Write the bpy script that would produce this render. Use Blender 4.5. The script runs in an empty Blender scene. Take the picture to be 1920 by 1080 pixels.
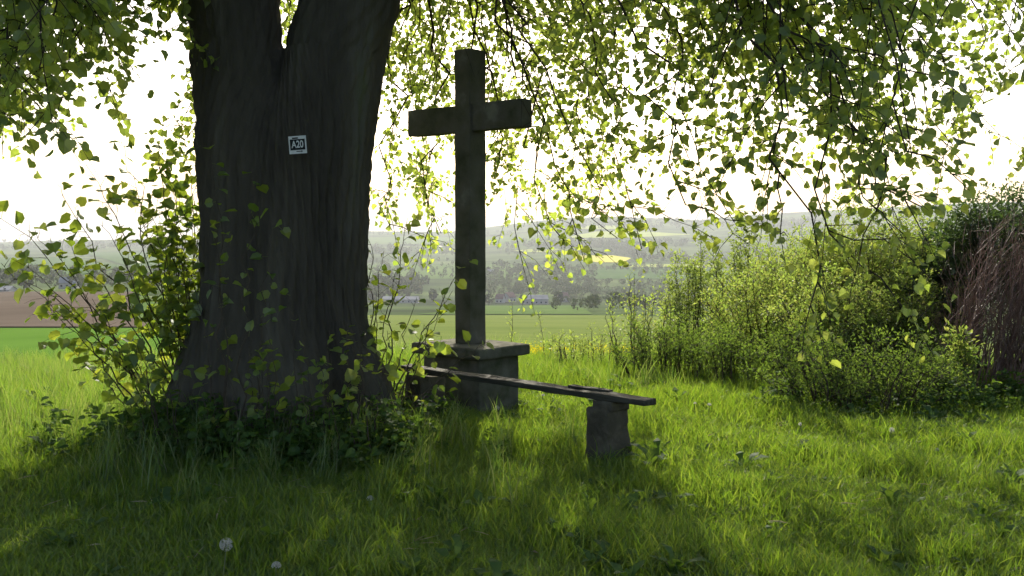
import bpy, bmesh, math, random
import numpy as np
from mathutils import Vector, Matrix, noise
R = math.radians
rng = np.random.RandomState(11); random.seed(11)
sc = bpy.context.scene; col = sc.collection

# ------------------------------------------------------------ camera
F = 2000.0; PITCH = math.atan(110 / F); CAMZ = 1.6
cam_d = bpy.data.cameras.new('camera'); cam = bpy.data.objects.new('camera', cam_d); col.objects.link(cam)
cam_d.sensor_width = 36; cam_d.lens = 36 * F / 1920; cam_d.clip_start = .05; cam_d.clip_end = 30000
cam.location = (0, 0, CAMZ); cam.rotation_euler = (R(90) - PITCH, 0, 0); sc.camera = cam

# ------------------------------------------------------------ light
SUN_EL = R(33); SUN_AZ = R(0.5)          # azimuth measured from +Y towards +X
w = bpy.data.worlds.new('World'); sc.world = w; w.use_nodes = True
nt = w.node_tree; sky = nt.nodes.new('ShaderNodeTexSky'); sky.sky_type = 'NISHITA'; sky.sun_disc = False
sky.sun_elevation = SUN_EL; sky.sun_rotation = SUN_AZ; sky.air_density = 1.0; sky.dust_density = 4.0; sky.ozone_density = 1.0; sky.altitude = 200
bg = nt.nodes['Background']; bg.inputs['Strength'].default_value = 0.15
nt.links.new(sky.outputs[0], bg.inputs['Color'])
sd = bpy.data.lights.new('sun', 'SUN'); sun = bpy.data.objects.new('sun', sd); col.objects.link(sun)
sd.energy = 5.0; sd.angle = R(.6); sd.color = (1, .94, .80)
sdir = Vector((math.sin(SUN_AZ) * math.cos(SUN_EL), math.cos(SUN_AZ) * math.cos(SUN_EL), math.sin(SUN_EL)))
sun.rotation_euler = sdir.to_track_quat('Z', 'Y').to_euler()
sc.view_settings.view_transform = 'Standard'; sc.view_settings.look = 'None'
sc.view_settings.exposure = 0.72; sc.view_settings.gamma = 1; sc.view_settings.use_curve_mapping = False
cy = sc.cycles
cy.max_bounces = 6; cy.diffuse_bounces = 3; cy.glossy_bounces = 2; cy.transmission_bounces = 4; cy.volume_bounces = 0
cy.transparent_max_bounces = 4; cy.use_denoising = True; cy.use_adaptive_sampling = True; cy.adaptive_threshold = .02
cy.caustics_reflective = False; cy.caustics_refractive = False; cy.sample_clamp_indirect = 6

# ------------------------------------------------------------ helpers
def ray(px, py):
    px = np.asarray(px, float); py = np.asarray(py, float)
    a = (px - 960) / F; b = (540 - py) / F; cp, sp = math.cos(PITCH), math.sin(PITCH)
    return np.stack([a + 0 * b, cp + b * sp + 0 * a, -sp + b * cp + 0 * a], -1)
def at(px, py, d):
    r = ray(px, py); return np.array([0, 0, CAMZ]) + r * (d / r[..., 1])[..., None] if np.ndim(d) or np.ndim(px) else np.array([0, 0, CAMZ]) + r * (d / r[1])
def proj(P):
    P = np.asarray(P, float); v = P - np.array([0, 0, CAMZ]); cp, sp = math.cos(PITCH), math.sin(PITCH)
    z = v[..., 1] * cp - v[..., 2] * sp; u = v[..., 1] * sp + v[..., 2] * cp
    zz = np.where(z > .1, z, .1)
    return 960 + F * v[..., 0] / zz, 540 - F * u / zz, z
RIDGE = np.array([[-900, 430], [0, 452], [150, 449], [350, 446], [700, 433], [850, 434], [960, 421], [1060, 409], [1150, 406], [1240, 409], [1310, 413], [1400, 405], [1550, 396], [1800, 385], [2000, 383], [3000, 400]])
SR = np.array([[1400, 0], [1900, .24], [2500, .46], [3200, .67], [4000, .86], [4800, 1], [5200, 1], [7000, .6], [12000, .3]])
RP = np.array([[0, 0], [9, 0], [12, -.05], [16, -.35], [20, -.95], [40, -2.76], [100, -8.4], [300, -24.4], [500, -37.2], [750, -52.4], [850, -58.3], [950, -63], [1100, -65.5], [1400, -64.9]])
LP = np.array([[0, 0], [9, 0], [12, -.12], [16, -.5], [25, -1.27], [60, -3.98], [120, -7.5], [220, -11.8], [300, -16.1], [600, -30.8], [900, -39.8], [1400, -47.4]])
def H(x, y):
    x = np.asarray(x, float); y = np.asarray(y, float)
    r = np.hypot(x, y); az = np.arctan2(x, y); px = 960 + F * np.tan(np.clip(az, -1.0, 1.0))
    ridge = np.interp(px, RIDGE[:, 0], RIDGE[:, 1]); s = np.interp(r, SR[:, 0], SR[:, 1])
    zr = np.where(r <= 1400, np.interp(r, RP[:, 0], RP[:, 1]), CAMZ - (525 + (ridge - 525) * s - 430) / F * r)
    zl = np.where(r <= 1400, np.interp(r, LP[:, 0], LP[:, 1]), CAMZ - (500 + (ridge - 500) * s - 430) / F * r)
    t = np.clip((px - 420) / 240, 0, 1); t = t * t * (3 - 2 * t)
    z = zl * (1 - t) + zr * t
    tb = np.clip((np.abs(az) - 1.1) / .8, 0, 1); z = z * (1 - tb) + tb * (-.012 * r)
    near = np.exp(-(r / 18) ** 2)
    z = z + near * (.03 * np.sin(x * 1.9 + 1) * np.cos(y * 1.6) + .02 * np.sin(x * 4.1 + y * 3.3))
    z = z + .13 * np.exp(-((x + 1.8) ** 2 + (y - 8.1) ** 2) / 1.2)
    z = z + np.clip(r / 1500, 0, 1) * 2.5 * np.sin(x / 170 + 1.3) * np.sin(y / 240)
    return z
TS = np.geomspace(3, 9500, 900)
def Gv(px, py):
    """where the view rays through pixels meet the terrain"""
    d = ray(np.asarray(px, float), np.asarray(py, float)); C0 = np.array([0, 0, CAMZ])
    P = C0 + d[:, None, :] * TS[None, :, None]; under = P[..., 2] - H(P[..., 0], P[..., 1])
    k = np.argmax(under < 0, axis=1); k = np.where((under < 0).any(1), k, len(TS) - 1); k = np.maximum(k, 1); i = np.arange(len(k))
    u0, u1 = under[i, k - 1], under[i, k]; f = np.clip(u0 / (u0 - u1 + 1e-9), 0, 1); t = TS[k - 1] + (TS[k] - TS[k - 1]) * f
    Q = C0 + d * t[:, None]; Q[:, 2] = H(Q[:, 0], Q[:, 1]); return Q
def G(px, py): return Gv([px], [py])[0]

def tag(o, label=None, cat=None, group=None, kind=None):
    if label: o['label'] = label
    if cat: o['category'] = cat
    if group: o['group'] = group
    if kind: o['kind'] = kind
    return o
def empty(name, loc, label, cat, group=None):
    o = bpy.data.objects.new(name, None); col.objects.link(o); o.location = loc; o.empty_display_size = .1
    return tag(o, label, cat, group)
def link(name, me, parent=None, loc=None):
    o = bpy.data.objects.new(name, me); col.objects.link(o)
    if parent is not None:
        o.parent = parent; pl = Vector(parent.location); p = parent.parent
        while p is not None: pl = pl + p.location; p = p.parent
        o.matrix_parent_inverse = Matrix.Translation(-pl)
    if loc is not None: o.location = loc
    return o
def mesh_np(name, V, Fq, mat, smooth=False):
    V = np.asarray(V, np.float32); me = bpy.data.meshes.new(name)
    Fq = np.asarray(Fq, np.int32); k = Fq.shape[1]
    me.vertices.add(len(V)); me.vertices.foreach_set('co', V.ravel())
    me.loops.add(Fq.size); me.loops.foreach_set('vertex_index', Fq.ravel())
    me.polygons.add(len(Fq)); me.polygons.foreach_set('loop_start', np.arange(0, Fq.size, k, dtype=np.int32))
    me.polygons.foreach_set('loop_total', np.full(len(Fq), k, np.int32))
    me.polygons.foreach_set('use_smooth', np.full(len(Fq), smooth, bool))
    me.update(calc_edges=True); me.validate()
    if mat: me.materials.append(mat)
    return me
class MB:
    def __init__(s): s.V = []; s.F = []; s.n = 0
    def add(s, V, Fq): s.V.append(V); s.F.append(np.asarray(Fq) + s.n); s.n += len(V)
    def tube(s, P, r, k=5):
        P = np.asarray(P, float); n = len(P); r = np.broadcast_to(np.asarray(r, float), (n,))
        T = np.gradient(P, axis=0); T /= np.linalg.norm(T, axis=1)[:, None] + 1e-9
        ref = np.array([.31, .93, .17]) if abs(T[0, 1]) < .8 else np.array([.9, .1, .4])
        A = np.cross(T, ref); A /= np.linalg.norm(A, axis=1)[:, None] + 1e-9; B = np.cross(T, A)
        a = np.arange(k) * 2 * math.pi / k
        V = P[:, None] + r[:, None, None] * (A[:, None] * np.cos(a)[None, :, None] + B[:, None] * np.sin(a)[None, :, None])
        i = np.arange(n - 1)[:, None] * k; j = np.arange(k)[None]; j2 = (j + 1) % k
        Fq = np.stack([i + j, i + j2, i + k + j2, i + k + j], -1).reshape(-1, 4)
        s.add(V.reshape(-1, 3), Fq)
    def build(s, name, mat, parent=None, smooth=True):
        if not s.V: return None
        return link(name, mesh_np(name, np.concatenate(s.V), np.concatenate(s.F), mat, smooth), parent)

# ------------------------------------------------------------ materials
def newmat(name):
    m = bpy.data.materials.new(name); m.use_nodes = True; n = m.node_tree; n.nodes.clear()
    out = n.nodes.new('ShaderNodeOutputMaterial'); return m, n, out
def ramp(n, stops):
    r = n.nodes.new('ShaderNodeValToRGB'); e = r.color_ramp.elements
    while len(e) > 1: e.remove(e[0])
    e[0].position = stops[0][0]; e[0].color = (*stops[0][1], 1)
    for p, c in stops[1:]:
        k = e.new(p); k.color = (*c, 1)
    return r
def noise_tex(n, scale, detail=4, vec=None, rough=.55):
    t = n.nodes.new('ShaderNodeTexNoise'); t.inputs['Scale'].default_value = scale; t.inputs['Detail'].default_value = detail; t.inputs['Roughness'].default_value = rough
    if vec is not None: n.links.new(vec, t.inputs['Vector'])
    return t
def coords(n, scale=(1, 1, 1), kind='Object'):
    tc = n.nodes.new('ShaderNodeTexCoord'); mp = n.nodes.new('ShaderNodeMapping'); mp.inputs['Scale'].default_value = scale
    n.links.new(tc.outputs[kind], mp.inputs['Vector']); return mp.outputs[0]
def solid(name, stops, scale=6, rough=.9, bump=.3, bscale=30, vscale=(1, 1, 1), spec=.2, bdist=.01):
    m, n, out = newmat(name); b = n.nodes.new('ShaderNodeBsdfPrincipled'); v = coords(n, vscale)
    t = noise_tex(n, scale, 6, v); r = ramp(n, stops); n.links.new(t.outputs['Fac'], r.inputs[0]); n.links.new(r.outputs[0], b.inputs['Base Color'])
    b.inputs['Roughness'].default_value = rough; b.inputs['Specular IOR Level'].default_value = spec
    if bump:
        t2 = noise_tex(n, bscale, 6, v, .65); bp = n.nodes.new('ShaderNodeBump'); bp.inputs['Strength'].default_value = bump; bp.inputs['Distance'].default_value = bdist
        n.links.new(t2.outputs['Fac'], bp.inputs['Height']); n.links.new(bp.outputs[0], b.inputs['Normal'])
    n.links.new(b.outputs[0], out.inputs[0]); return m
def leafmat(name, cols, tcols, trans=.5, gloss=.06, rough=.45, objrand=True):
    """thin leaf: reflects one green, lets through a yellower one; colour varies leaf to leaf"""
    m, n, out = newmat(name); L = n.links
    g = n.nodes.new('ShaderNodeNewGeometry'); oi = n.nodes.new('ShaderNodeObjectInfo')
    ad = n.nodes.new('ShaderNodeMath'); ad.operation = 'ADD'; L.new(g.outputs['Random Per Island'], ad.inputs[0]); L.new(oi.outputs['Random'], ad.inputs[1])
    fr = n.nodes.new('ShaderNodeMath'); fr.operation = 'FRACT'; L.new(ad.outputs[0], fr.inputs[0])
    k = len(cols) - 1
    r1 = ramp(n, [(i / max(k, 1), c) for i, c in enumerate(cols)]); r2 = ramp(n, [(i / max(len(tcols) - 1, 1), c) for i, c in enumerate(tcols)])
    L.new(fr.outputs[0], r1.inputs[0]); L.new(fr.outputs[0], r2.inputs[0])
    d = n.nodes.new('ShaderNodeBsdfDiffuse'); t = n.nodes.new('ShaderNodeBsdfTranslucent'); gl = n.nodes.new('ShaderNodeBsdfGlossy'); gl.inputs['Roughness'].default_value = rough
    L.new(r1.outputs[0], d.inputs['Color']); L.new(r2.outputs[0], t.inputs['Color'])
    mx = n.nodes.new('ShaderNodeMixShader'); mx.inputs[0].default_value = trans; L.new(d.outputs[0], mx.inputs[1]); L.new(t.outputs[0], mx.inputs[2])
    m2 = n.nodes.new('ShaderNodeMixShader'); m2.inputs[0].default_value = gloss; L.new(mx.outputs[0], m2.inputs[1]); L.new(gl.outputs[0], m2.inputs[2])
    L.new(m2.outputs[0], out.inputs[0]); return m

M = {}
M['linden'] = leafmat('linden_leaf', [(.08, .12, .035), (.10, .15, .04), (.12, .17, .045), (.09, .13, .035)], [(.38, .52, .06), (.52, .65, .08), (.62, .70, .10), (.28, .40, .05)], .55)
M['shoot_leaf'] = leafmat('shoot_leaf', [(.075, .12, .03), (.095, .145, .035)], [(.22, .36, .03), (.42, .55, .04), (.55, .62, .06)], .5)
M['grass'] = leafmat('grass_blade', [(.05, .09, .016), (.07, .115, .018), (.10, .13, .03)], [(.18, .33, .018), (.27, .43, .022), (.38, .48, .045)], .45, .04, .5)
M['tallgrass'] = leafmat('tall_grass_blade', [(.05, .09, .02), (.08, .13, .03), (.12, .12, .05)], [(.15, .30, .02), (.24, .38, .03), (.34, .38, .09)], .5)
M['weed'] = leafmat('weed_leaf', [(.04, .09, .02), (.06, .12, .025)], [(.12, .22, .02), (.22, .33, .03)], .45, .025, .6)
M['hawthorn'] = leafmat('hawthorn_leaf', [(.10, .15, .03), (.13, .17, .035), (.14, .14, .045)], [(.30, .45, .06), (.40, .53, .08), (.44, .46, .10)], .5, .05)
M['willow'] = leafmat('willow_leaf', [(.10, .14, .045), (.12, .16, .05)], [(.32, .44, .07), (.44, .54, .09)], .45, .06)
M['bramble'] = leafmat('bramble_leaf', [(.06, .095, .028), (.075, .11, .03), (.10, .11, .045)], [(.14, .24, .03), (.26, .38, .04)], .4, .025, .7)
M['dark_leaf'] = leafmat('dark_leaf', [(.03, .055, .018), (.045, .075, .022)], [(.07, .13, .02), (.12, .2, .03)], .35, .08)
M['bark'] = solid('linden_bark', [(.3, (.055, .047, .037)), (.52, (.10, .086, .066)), (.64, (.13, .118, .09)), (.74, (.12, .13, .075))], 3, .95, .9, 22, (1, 1, .18), .1, .03)
M['twig'] = solid('twig_bark', [(.3, (.03, .022, .018)), (.7, (.07, .05, .038))], 20, .8, 0)
M['stem'] = solid('shoot_bark', [(.3, (.05, .04, .028)), (.7, (.10, .075, .05))], 20, .7, 0)
M['redstem'] = solid('red_twig_bark', [(.3, (.13, .07, .06)), (.55, (.21, .12, .10)), (.75, (.34, .25, .22))], 8, .45, 0, spec=.5)
M['stone'] = solid('weathered_sandstone', [(.3, (.06, .06, .036)), (.45, (.105, .10, .07)), (.58, (.13, .12, .095)), (.7, (.21, .20, .16))], 4, .95, .7, 45, spec=.1)
M['moss_stone'] = solid('mossy_sandstone', [(.3, (.05, .055, .025)), (.5, (.10, .095, .07)), (.75, (.16, .15, .12))], 6, .95, .8, 40, spec=.1)
M['plank'] = solid('old_plank', [(.3, (.03, .028, .02)), (.5, (.055, .05, .036)), (.7, (.09, .085, .065))], 5, .85, .6, 60, (.5, 6, 6), .2)
M['soil'] = solid('soil_under_grass', [(.3, (.018, .025, .008)), (.5, (.03, .042, .012)), (.7, (.045, .04, .02))], 9, 1, .8, 40, spec=0, bdist=.03)
M['white'] = solid('sign_white', [(.3, (.7, .7, .68)), (.7, (.85, .85, .82))], 30, .5, 0)
M['black'] = solid('sign_black', [(.3, (.010, .012, .012)), (.7, (.02, .02, .02))], 30, .5, 0)
M['hill'] = solid('far_meadow', [(.35, (.03, .04, .022)), (.5, (.06, .085, .035)), (.65, (.10, .13, .05))], .006, 1, 0, spec=0)
M['ploughed'] = solid('ploughed_soil', [(.3, (.085, .068, .054)), (.7, (.12, .098, .078))], .05, 1, 0, spec=0)
M['wheat'] = solid('young_wheat', [(.3, (.065, .13, .022)), (.7, (.09, .165, .03))], .06, 1, 0, spec=0)
M['pasture'] = solid('pasture', [(.3, (.07, .11, .035)), (.7, (.095, .14, .045))], .02, 1, 0, spec=0)
M['dullgreen'] = solid('dull_green_field', [(.3, (.05, .09, .03)), (.7, (.065, .11, .035))], .02, 1, 0, spec=0)
M['palegreen'] = solid('pale_green_field', [(.3, (.20, .24, .06)), (.7, (.26, .30, .08))], .02, 1, 0, spec=0)
M['rape'] = solid('rapeseed_bloom', [(.3, (.38, .36, .06)), (.7, (.48, .42, .08))], .02, 1, 0, spec=0)
M['wood'] = leafmat('far_wood', [(.06, .065, .045), (.08, .095, .05), (.09, .08, .06)], [(.04, .06, .02), (.07, .09, .03)], .3, 0)
M['wall'] = solid('plaster', [(.3, (.32, .30, .27)), (.7, (.42, .40, .37))], .3, .9, 0)
M['roof'] = solid('roof_tiles', [(.3, (.14, .08, .065)), (.7, (.22, .12, .09))], .5, .8, 0)
M['metalroof'] = solid('pale_sheet_roof', [(.3, (.20, .20, .20)), (.7, (.28, .28, .28))], .2, 1, 0, spec=0)
M['glass'] = solid('window_glass', [(.3, (.02, .025, .03)), (.7, (.03, .035, .04))], .5, .2, 0, spec=.6)
M['fluff'] = leafmat('dandelion_fluff', [(.42, .42, .38), (.55, .55, .50)], [(.6, .6, .55), (.7, .7, .66)], .5, 0)
M['yellow'] = leafmat('yellow_petals', [(.65, .5, .02), (.75, .6, .03)], [(.7, .6, .02), (.8, .7, .03)], .4, 0)
M['stalk'] = solid('dandelion_stalk', [(.3, (.12, .16, .05)), (.7, (.18, .17, .08))], 20, .6, 0)

# field with faint sowing rows
def rows(name, c1, c2, scale, ang):
    m, n, out = newmat(name); b = n.nodes.new('ShaderNodeBsdfPrincipled'); tc = n.nodes.new('ShaderNodeTexCoord'); mp = n.nodes.new('ShaderNodeMapping'); mp.inputs['Rotation'].default_value = (0, 0, R(ang))
    n.links.new(tc.outputs['Object'], mp.inputs['Vector']); wv = n.nodes.new('ShaderNodeTexWave'); wv.inputs['Scale'].default_value = scale; wv.inputs['Distortion'].default_value = .6; wv.inputs['Detail'].default_value = 1
    n.links.new(mp.outputs[0], wv.inputs['Vector']); nz = noise_tex(n, .04, 4, tc.outputs['Object'])
    mx = n.nodes.new('ShaderNodeMath'); mx.operation = 'MULTIPLY_ADD'; mx.inputs[1].default_value = .35; n.links.new(wv.outputs['Fac'], mx.inputs[0]); n.links.new(nz.outputs['Fac'], mx.inputs[2])
    r = ramp(n, [(.3, c1), (.85, c2)]); n.links.new(mx.outputs[0], r.inputs[0]); n.links.new(r.outputs[0], b.inputs['Base Color']); b.inputs['Roughness'].default_value = 1; b.inputs['Specular IOR Level'].default_value = 0
    n.links.new(b.outputs[0], out.inputs[0]); return m
M['crop'] = rows('crop_rows', (.085, .12, .035), (.14, .17, .05), .12, 20)

# ------------------------------------------------------------ terrain
def polar(name, rads, azs, mat, dz=0.0, skip=None):
    Rr, A = np.meshgrid(rads, azs, indexing='ij'); X = Rr * np.sin(A); Y = Rr * np.cos(A); Z = H(X, Y) + dz
    nr, na = Rr.shape; V = np.stack([X, Y, Z], -1).reshape(-1, 3)
    i = np.arange(nr - 1)[:, None] * na; j = np.arange(na - 1)[None]
    Fq = np.stack([i + j, i + na + j, i + na + j + 1, i + j + 1], -1).reshape(-1, 4)
    o = link(name, mesh_np(name, V, Fq, mat, True)); return tag(o, kind='structure')
az_all = np.concatenate([np.linspace(-math.pi, -.75, 50), np.linspace(-.75, .75, 420)[1:], np.linspace(.75, math.pi, 50)[1:]])
polar('ground', np.concatenate([[0.0], np.geomspace(.3, 28, 150)]), az_all, M['soil'])
polar('valley', np.geomspace(28, 1150, 150), az_all, M['hill'])
polar('hills', np.geomspace(1150, 12000, 170), az_all, M['hill'])

def field(name, L, mat, nx=24, ny=16):
    """a sheet of crop draped on the terrain; L = [(y, x_left, x_right), ...] top to bottom, as the photo shows its outline"""
    L = np.array(L, float); t = np.linspace(0, 1, ny); k = np.linspace(0, 1, len(L))
    Y = np.interp(t, k, L[:, 0]); A = np.interp(t, k, L[:, 1]); B = np.interp(t, k, L[:, 2])
    S = np.linspace(0, 1, nx)[None]; PX = A[:, None] + (B - A)[:, None] * S; PY = np.repeat(Y[:, None], nx, 1)
    V = Gv(PX.ravel(), PY.ravel()); V[:, 2] += .02 + .0006 * np.hypot(V[:, 0], V[:, 1])
    i = np.arange(ny - 1)[:, None] * nx; j = np.arange(nx - 1)[None]
    Fq = np.stack([i + j, i + nx + j, i + nx + j + 1, i + j + 1], -1).reshape(-1, 4)
    return tag(link(name, mesh_np(name, V, Fq, mat, True)), kind='structure')
field('wheat_field', [(617, -260, 300), (640, -400, 330), (682, -700, 350)], M['wheat'])
field('ploughed_field', [(548, -260, 250), (580, -260, 240), (614, -260, 290)], M['ploughed'])
field('pasture', [(556, 262, 420), (600, 250, 420), (616, 305, 420)], M['pasture'])
field('crop_field', [(592, 560, 1190), (610, 540, 1500), (640, 500, 1800), (668, 400, 2100)], M['crop'], 40, 24)
field('wheat_field', [(574, 905, 1080), (582, 880, 1100), (590, 780, 1110)], M['pasture'])
field('green_field', [(497, 640, 1060), (512, 640, 1010), (524, 640, 960)], M['pasture'])
field('green_field', [(503, 1130, 1330), (515, 1090, 1400), (524, 1060, 1400)], M['dullgreen'])
field('rapeseed_field', [(480, 1086, 1150), (485, 1074, 1184), (493, 1120, 1168)], M['rape'])
field('rapeseed_field', [(496.5, 1225, 1330), (499, 1180, 1400), (502, 1160, 1330)], M['palegreen'])
field('pale_field', [(435, 1120, 1210), (441, 1085, 1300), (447, 1060, 1180)], M['palegreen'])
field('pale_field', [(424, 1105, 1150), (428, 1075, 1172), (431, 1090, 1160)], M['palegreen'])
field('pale_field', [(468, 1000, 1050), (471, 960, 1090), (474, 990, 1060)], M['palegreen'])
field('green_field', [(446, 680, 1010), (454, 670, 1060), (459, 680, 1000)], M['pasture'])
field('green_field', [(484, -60, 120), (500, -60, 240), (516, -60, 160)], M['dullgreen'])
field('green_field', [(474, 150, 330), (482, 180, 360), (500, 240, 360)], M['dullgreen'])

# far woods: crowns of leafy puffs, one mass each
def puff_trees(P, Hh, nq, mat, trunk=True):
    """V,F of many small distant trees"""
    Vs = []; n = len(P)
    for p, h in zip(P, Hh):
        wd = h * rng.uniform(.32, .5); q = rng.normal(size=(nq, 3)); q /= np.linalg.norm(q, axis=1)[:, None]; q *= rng.uniform(.45, 1, nq)[:, None] ** .5
        c = p + np.array([0, 0, h * .58]) + q * [wd, wd, h * .42]
        a = rng.normal(size=(nq, 3)); a /= np.linalg.norm(a, axis=1)[:, None]; b = np.cross(a, rng.normal(size=(nq, 3))); b /= np.linalg.norm(b, axis=1)[:, None]
        s = h * rng.uniform(.07, .15, nq)[:, None]
        Vs.append(np.stack([c - a * s, c - b * s * .8, c + a * s, c + b * s * .8], 1).reshape(-1, 3))
    V = np.concatenate(Vs); return V, np.arange(len(V)).reshape(-1, 4)
def wood(x0, x1, y0, y1, n, h=(9, 15), nq=70, name='far_wood'):
    P = Gv(rng.uniform(x0, x1, n), rng.uniform(y0, y1, n))
    V, Fq = puff_trees(P, rng.uniform(h[0], h[1], n), nq, None)
    return tag(link(name, mesh_np(name, V, Fq, M['wood'])), kind='stuff')
wood(905, 1120, 508, 556, 420, (5, 9), 40)
wood(1040, 1330, 530, 585, 260, (5, 9), 40)
wood(640, 800, 528, 566, 80, (8, 14))
wood(905, 1060, 497, 520, 60, (8, 14), 50)
wood(1045, 1540, 414, 430, 230, (14, 22), 40)
wood(930, 1200, 455, 480, 160, (7, 13), 40)
wood(640, 900, 490, 525, 140, (6, 11), 40)
wood(1180, 1340, 500, 520, 60, (6, 10), 40)
wood(960, 1290, 454, 468, 150, (10, 18), 40)
wood(1180, 1330, 480, 494, 50, (10, 16), 50)
wood(700, 900, 462, 480, 70, (12, 18), 40)
wood(-80, 380, 455, 470, 200, (11, 18), 40)
wood(640, 960, 437, 442, 70, (8, 14), 40)
wood(-80, 380, 516, 544, 90, (6, 12), 50)
wood(1040, 1200, 503, 508, 30, (6, 10), 40, 'hedgerow')

def house(px, py, wpx, hwall, depth, hroof, rz, label, cat='house', roof='roof', nwin=3, name='house'):
    p = G(px, py); d = p[1]; W = wpx / F * d
    e = empty(name, p, label, cat, 'village buildings in the valley'); e.rotation_euler = (0, 0, rz)
    def part(nm, V, Fc, mat, par=None):
        me = bpy.data.meshes.new(nm); me.from_pydata(V, [], Fc); me.materials.append(M[mat]); me.update()
        o = bpy.data.objects.new(nm, me); col.objects.link(o); o.parent = par or e; return o
    a, b = W / 2, depth / 2
    wl = part('wall', [(-a, -b, -2), (a, -b, -2), (a, b, -2), (-a, b, -2), (-a, -b, hwall), (a, -b, hwall), (a, b, hwall), (-a, b, hwall), (-a, 0, hwall + hroof - .3), (a, 0, hwall + hroof - .3)],
         [(0, 1, 5, 4), (2, 3, 7, 6), (1, 2, 6, 9, 5), (3, 0, 4, 8, 7)], 'wall')
    o_ = .5
    part('roof', [(-a - o_, -b - o_, hwall - .25), (a + o_, -b - o_, hwall - .25), (a + o_, 0, hwall + hroof), (-a - o_, 0, hwall + hroof), (-a - o_, b + o_, hwall - .25), (a + o_, b + o_, hwall - .25),
                  (-a - o_, -b - o_, hwall - .0), (a + o_, -b - o_, hwall - .0), (a + o_, 0, hwall + hroof + .3), (-a - o_, 0, hwall + hroof + .3), (-a - o_, b + o_, hwall), (a + o_, b + o_, hwall)],
         [(6, 7, 8, 9), (9, 8, 11, 10), (0, 1, 2, 3), (3, 2, 5, 4), (0, 1, 7, 6), (4, 5, 11, 10), (0, 3, 9, 6), (3, 4, 10, 9), (1, 2, 8, 7), (2, 5, 11, 8)], roof)
    for i in range(nwin):
        x = -a + W * (i + .5) / nwin
        part('window', [(x - .6, -b - .05, 1), (x + .6, -b - .05, 1), (x + .6, -b - .05, 2.4), (x - .6, -b - .05, 2.4), (x - .6, -b + .02, 1), (x + .6, -b + .02, 1), (x + .6, -b + .02, 2.4), (x - .6, -b + .02, 2.4)],
             [(0, 1, 2, 3), (0, 1, 5, 4), (3, 2, 6, 7), (0, 3, 7, 4), (1, 2, 6, 5)], 'glass')
    return e
house(1004, 570, 44, 4.5, 13, 3, .12, 'long farm shed with pale sheet roof, largest building in the valley village', 'barn', 'metalroof', 5, 'barn')
house(955, 566, 18, 4.5, 9, 4.2, .8, 'gabled village house just left of the long pale roofed shed', 'house', 'roof', 2)
house(938, 568, 14, 4, 8, 4, -.3, 'leftmost small gabled village house beside the stone cross', 'house', 'roof', 2)
house(1056, 566, 16, 4.5, 9, 4, .5, 'dark roofed village house right of the long pale shed', 'house', 'roof', 2)
house(752, 568, 66, 3.5, 12, 2.2, -.05, 'low long shed with pale roof seen behind the leafy shoots right of the trunk', 'barn', 'metalroof', 6, 'barn')
house(920, 514, 11, 4, 9, 3, 0, 'tiny white farm building high on the green slope beside the cross', 'house', 'metalroof', 1)
house(130, 541, 30, 3.5, 9, 3, .1, 'white walled farmhouse beyond the ploughed field on the left', 'house', 'metalroof', 3)
house(2, 548, 44, 1.6, 9, 1.6, 0, 'low white roofed shed at the left edge beyond the ploughed field', 'barn', 'metalroof', 3, 'barn')

def far_tree(px, py, h, label):
    p = G(px, py); e = empty('far_tree', p, label, 'tree', 'single trees around the village')
    V, Fq = puff_trees([p], [h], 110, None); link('crown', mesh_np('crown', V, Fq, M['wood']), e)
    m = MB(); m.tube([p - [0, 0, 1], p + [0, 0, h * .3], p + [0.2, 0, h * .7]], [.4, .3, .1], 6); m.build('trunk', M['twig'], e)
for px, py, h, l in [(905 + 12, 572, 9, 'round tree at the foot of the cross between shaft and village'), (978, 571, 8, 'small tree standing left of the long pale shed'),
                     (1046, 573, 11, 'taller tree standing right of the long pale shed'), (700, 566, 12, 'dark tree beside the trunk behind the long low shed'),
                     (812, 566, 12, 'dark tree right of the low shed, left of the cross shaft'), (45, 545, 13, 'single tree behind the ploughed field, left of the farmhouse')]:
    far_tree(px, py, h, l)

# mast on the left ridge
p = G(52, 462); e = empty('radio_mast', p, 'thin radio mast on the far wooded ridge at left', 'mast')
m = MB(); m.tube([p, p + [0, 0, 42]], [.9, .5], 6); m.build('pole', M['stone'], e); m = MB(); m.tube([p + [-1.5, 0, 34], p + [1.5, 0, 34]], [.5, .5], 4); m.build('antenna_bar', M['stone'], e)

# ------------------------------------------------------------ plants
HEART = (np.array([[0, .02, 0], [-.30, -.10, .05], [-.57, .24, .12], [-.44, .66, .08], [0, .96, -.16], [.44, .66, .08], [.57, .24, .12], [.30, -.10, .05], [0, .42, -.04], [-.018, -.55, .04], [.018, -.55, .04], [.018, .03, 0], [-.018, .03, 0]]),
         np.array([[0, 8, 2, 1], [8, 4, 3, 2], [0, 7, 6, 8], [8, 6, 5, 4], [9, 10, 11, 12]]))
OVAL = (np.array([[0, 0, 0], [-.24, .35, .06], [-.16, .75, .03], [0, 1, -.08], [.16, .75, .03], [.24, .35, .06], [0, .5, -.02]]),
        np.array([[0, 6, 2, 1], [6, 3, 2, 2], [0, 5, 4, 6], [6, 4, 3, 3]]))
OVAL = (np.array([[0, 0, 0], [-.24, .45, .06], [0, 1, -.06], [.24, .45, .06]]), np.array([[0, 2, 1], [0, 3, 2]]))
def unit(v): return v / (np.linalg.norm(v, axis=-1, keepdims=True) + 1e-9)
def frames(D, N):
    Yv = unit(D); X = unit(np.cross(Yv, N)); Z = np.cross(X, Yv); return X, Yv, Z
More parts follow.
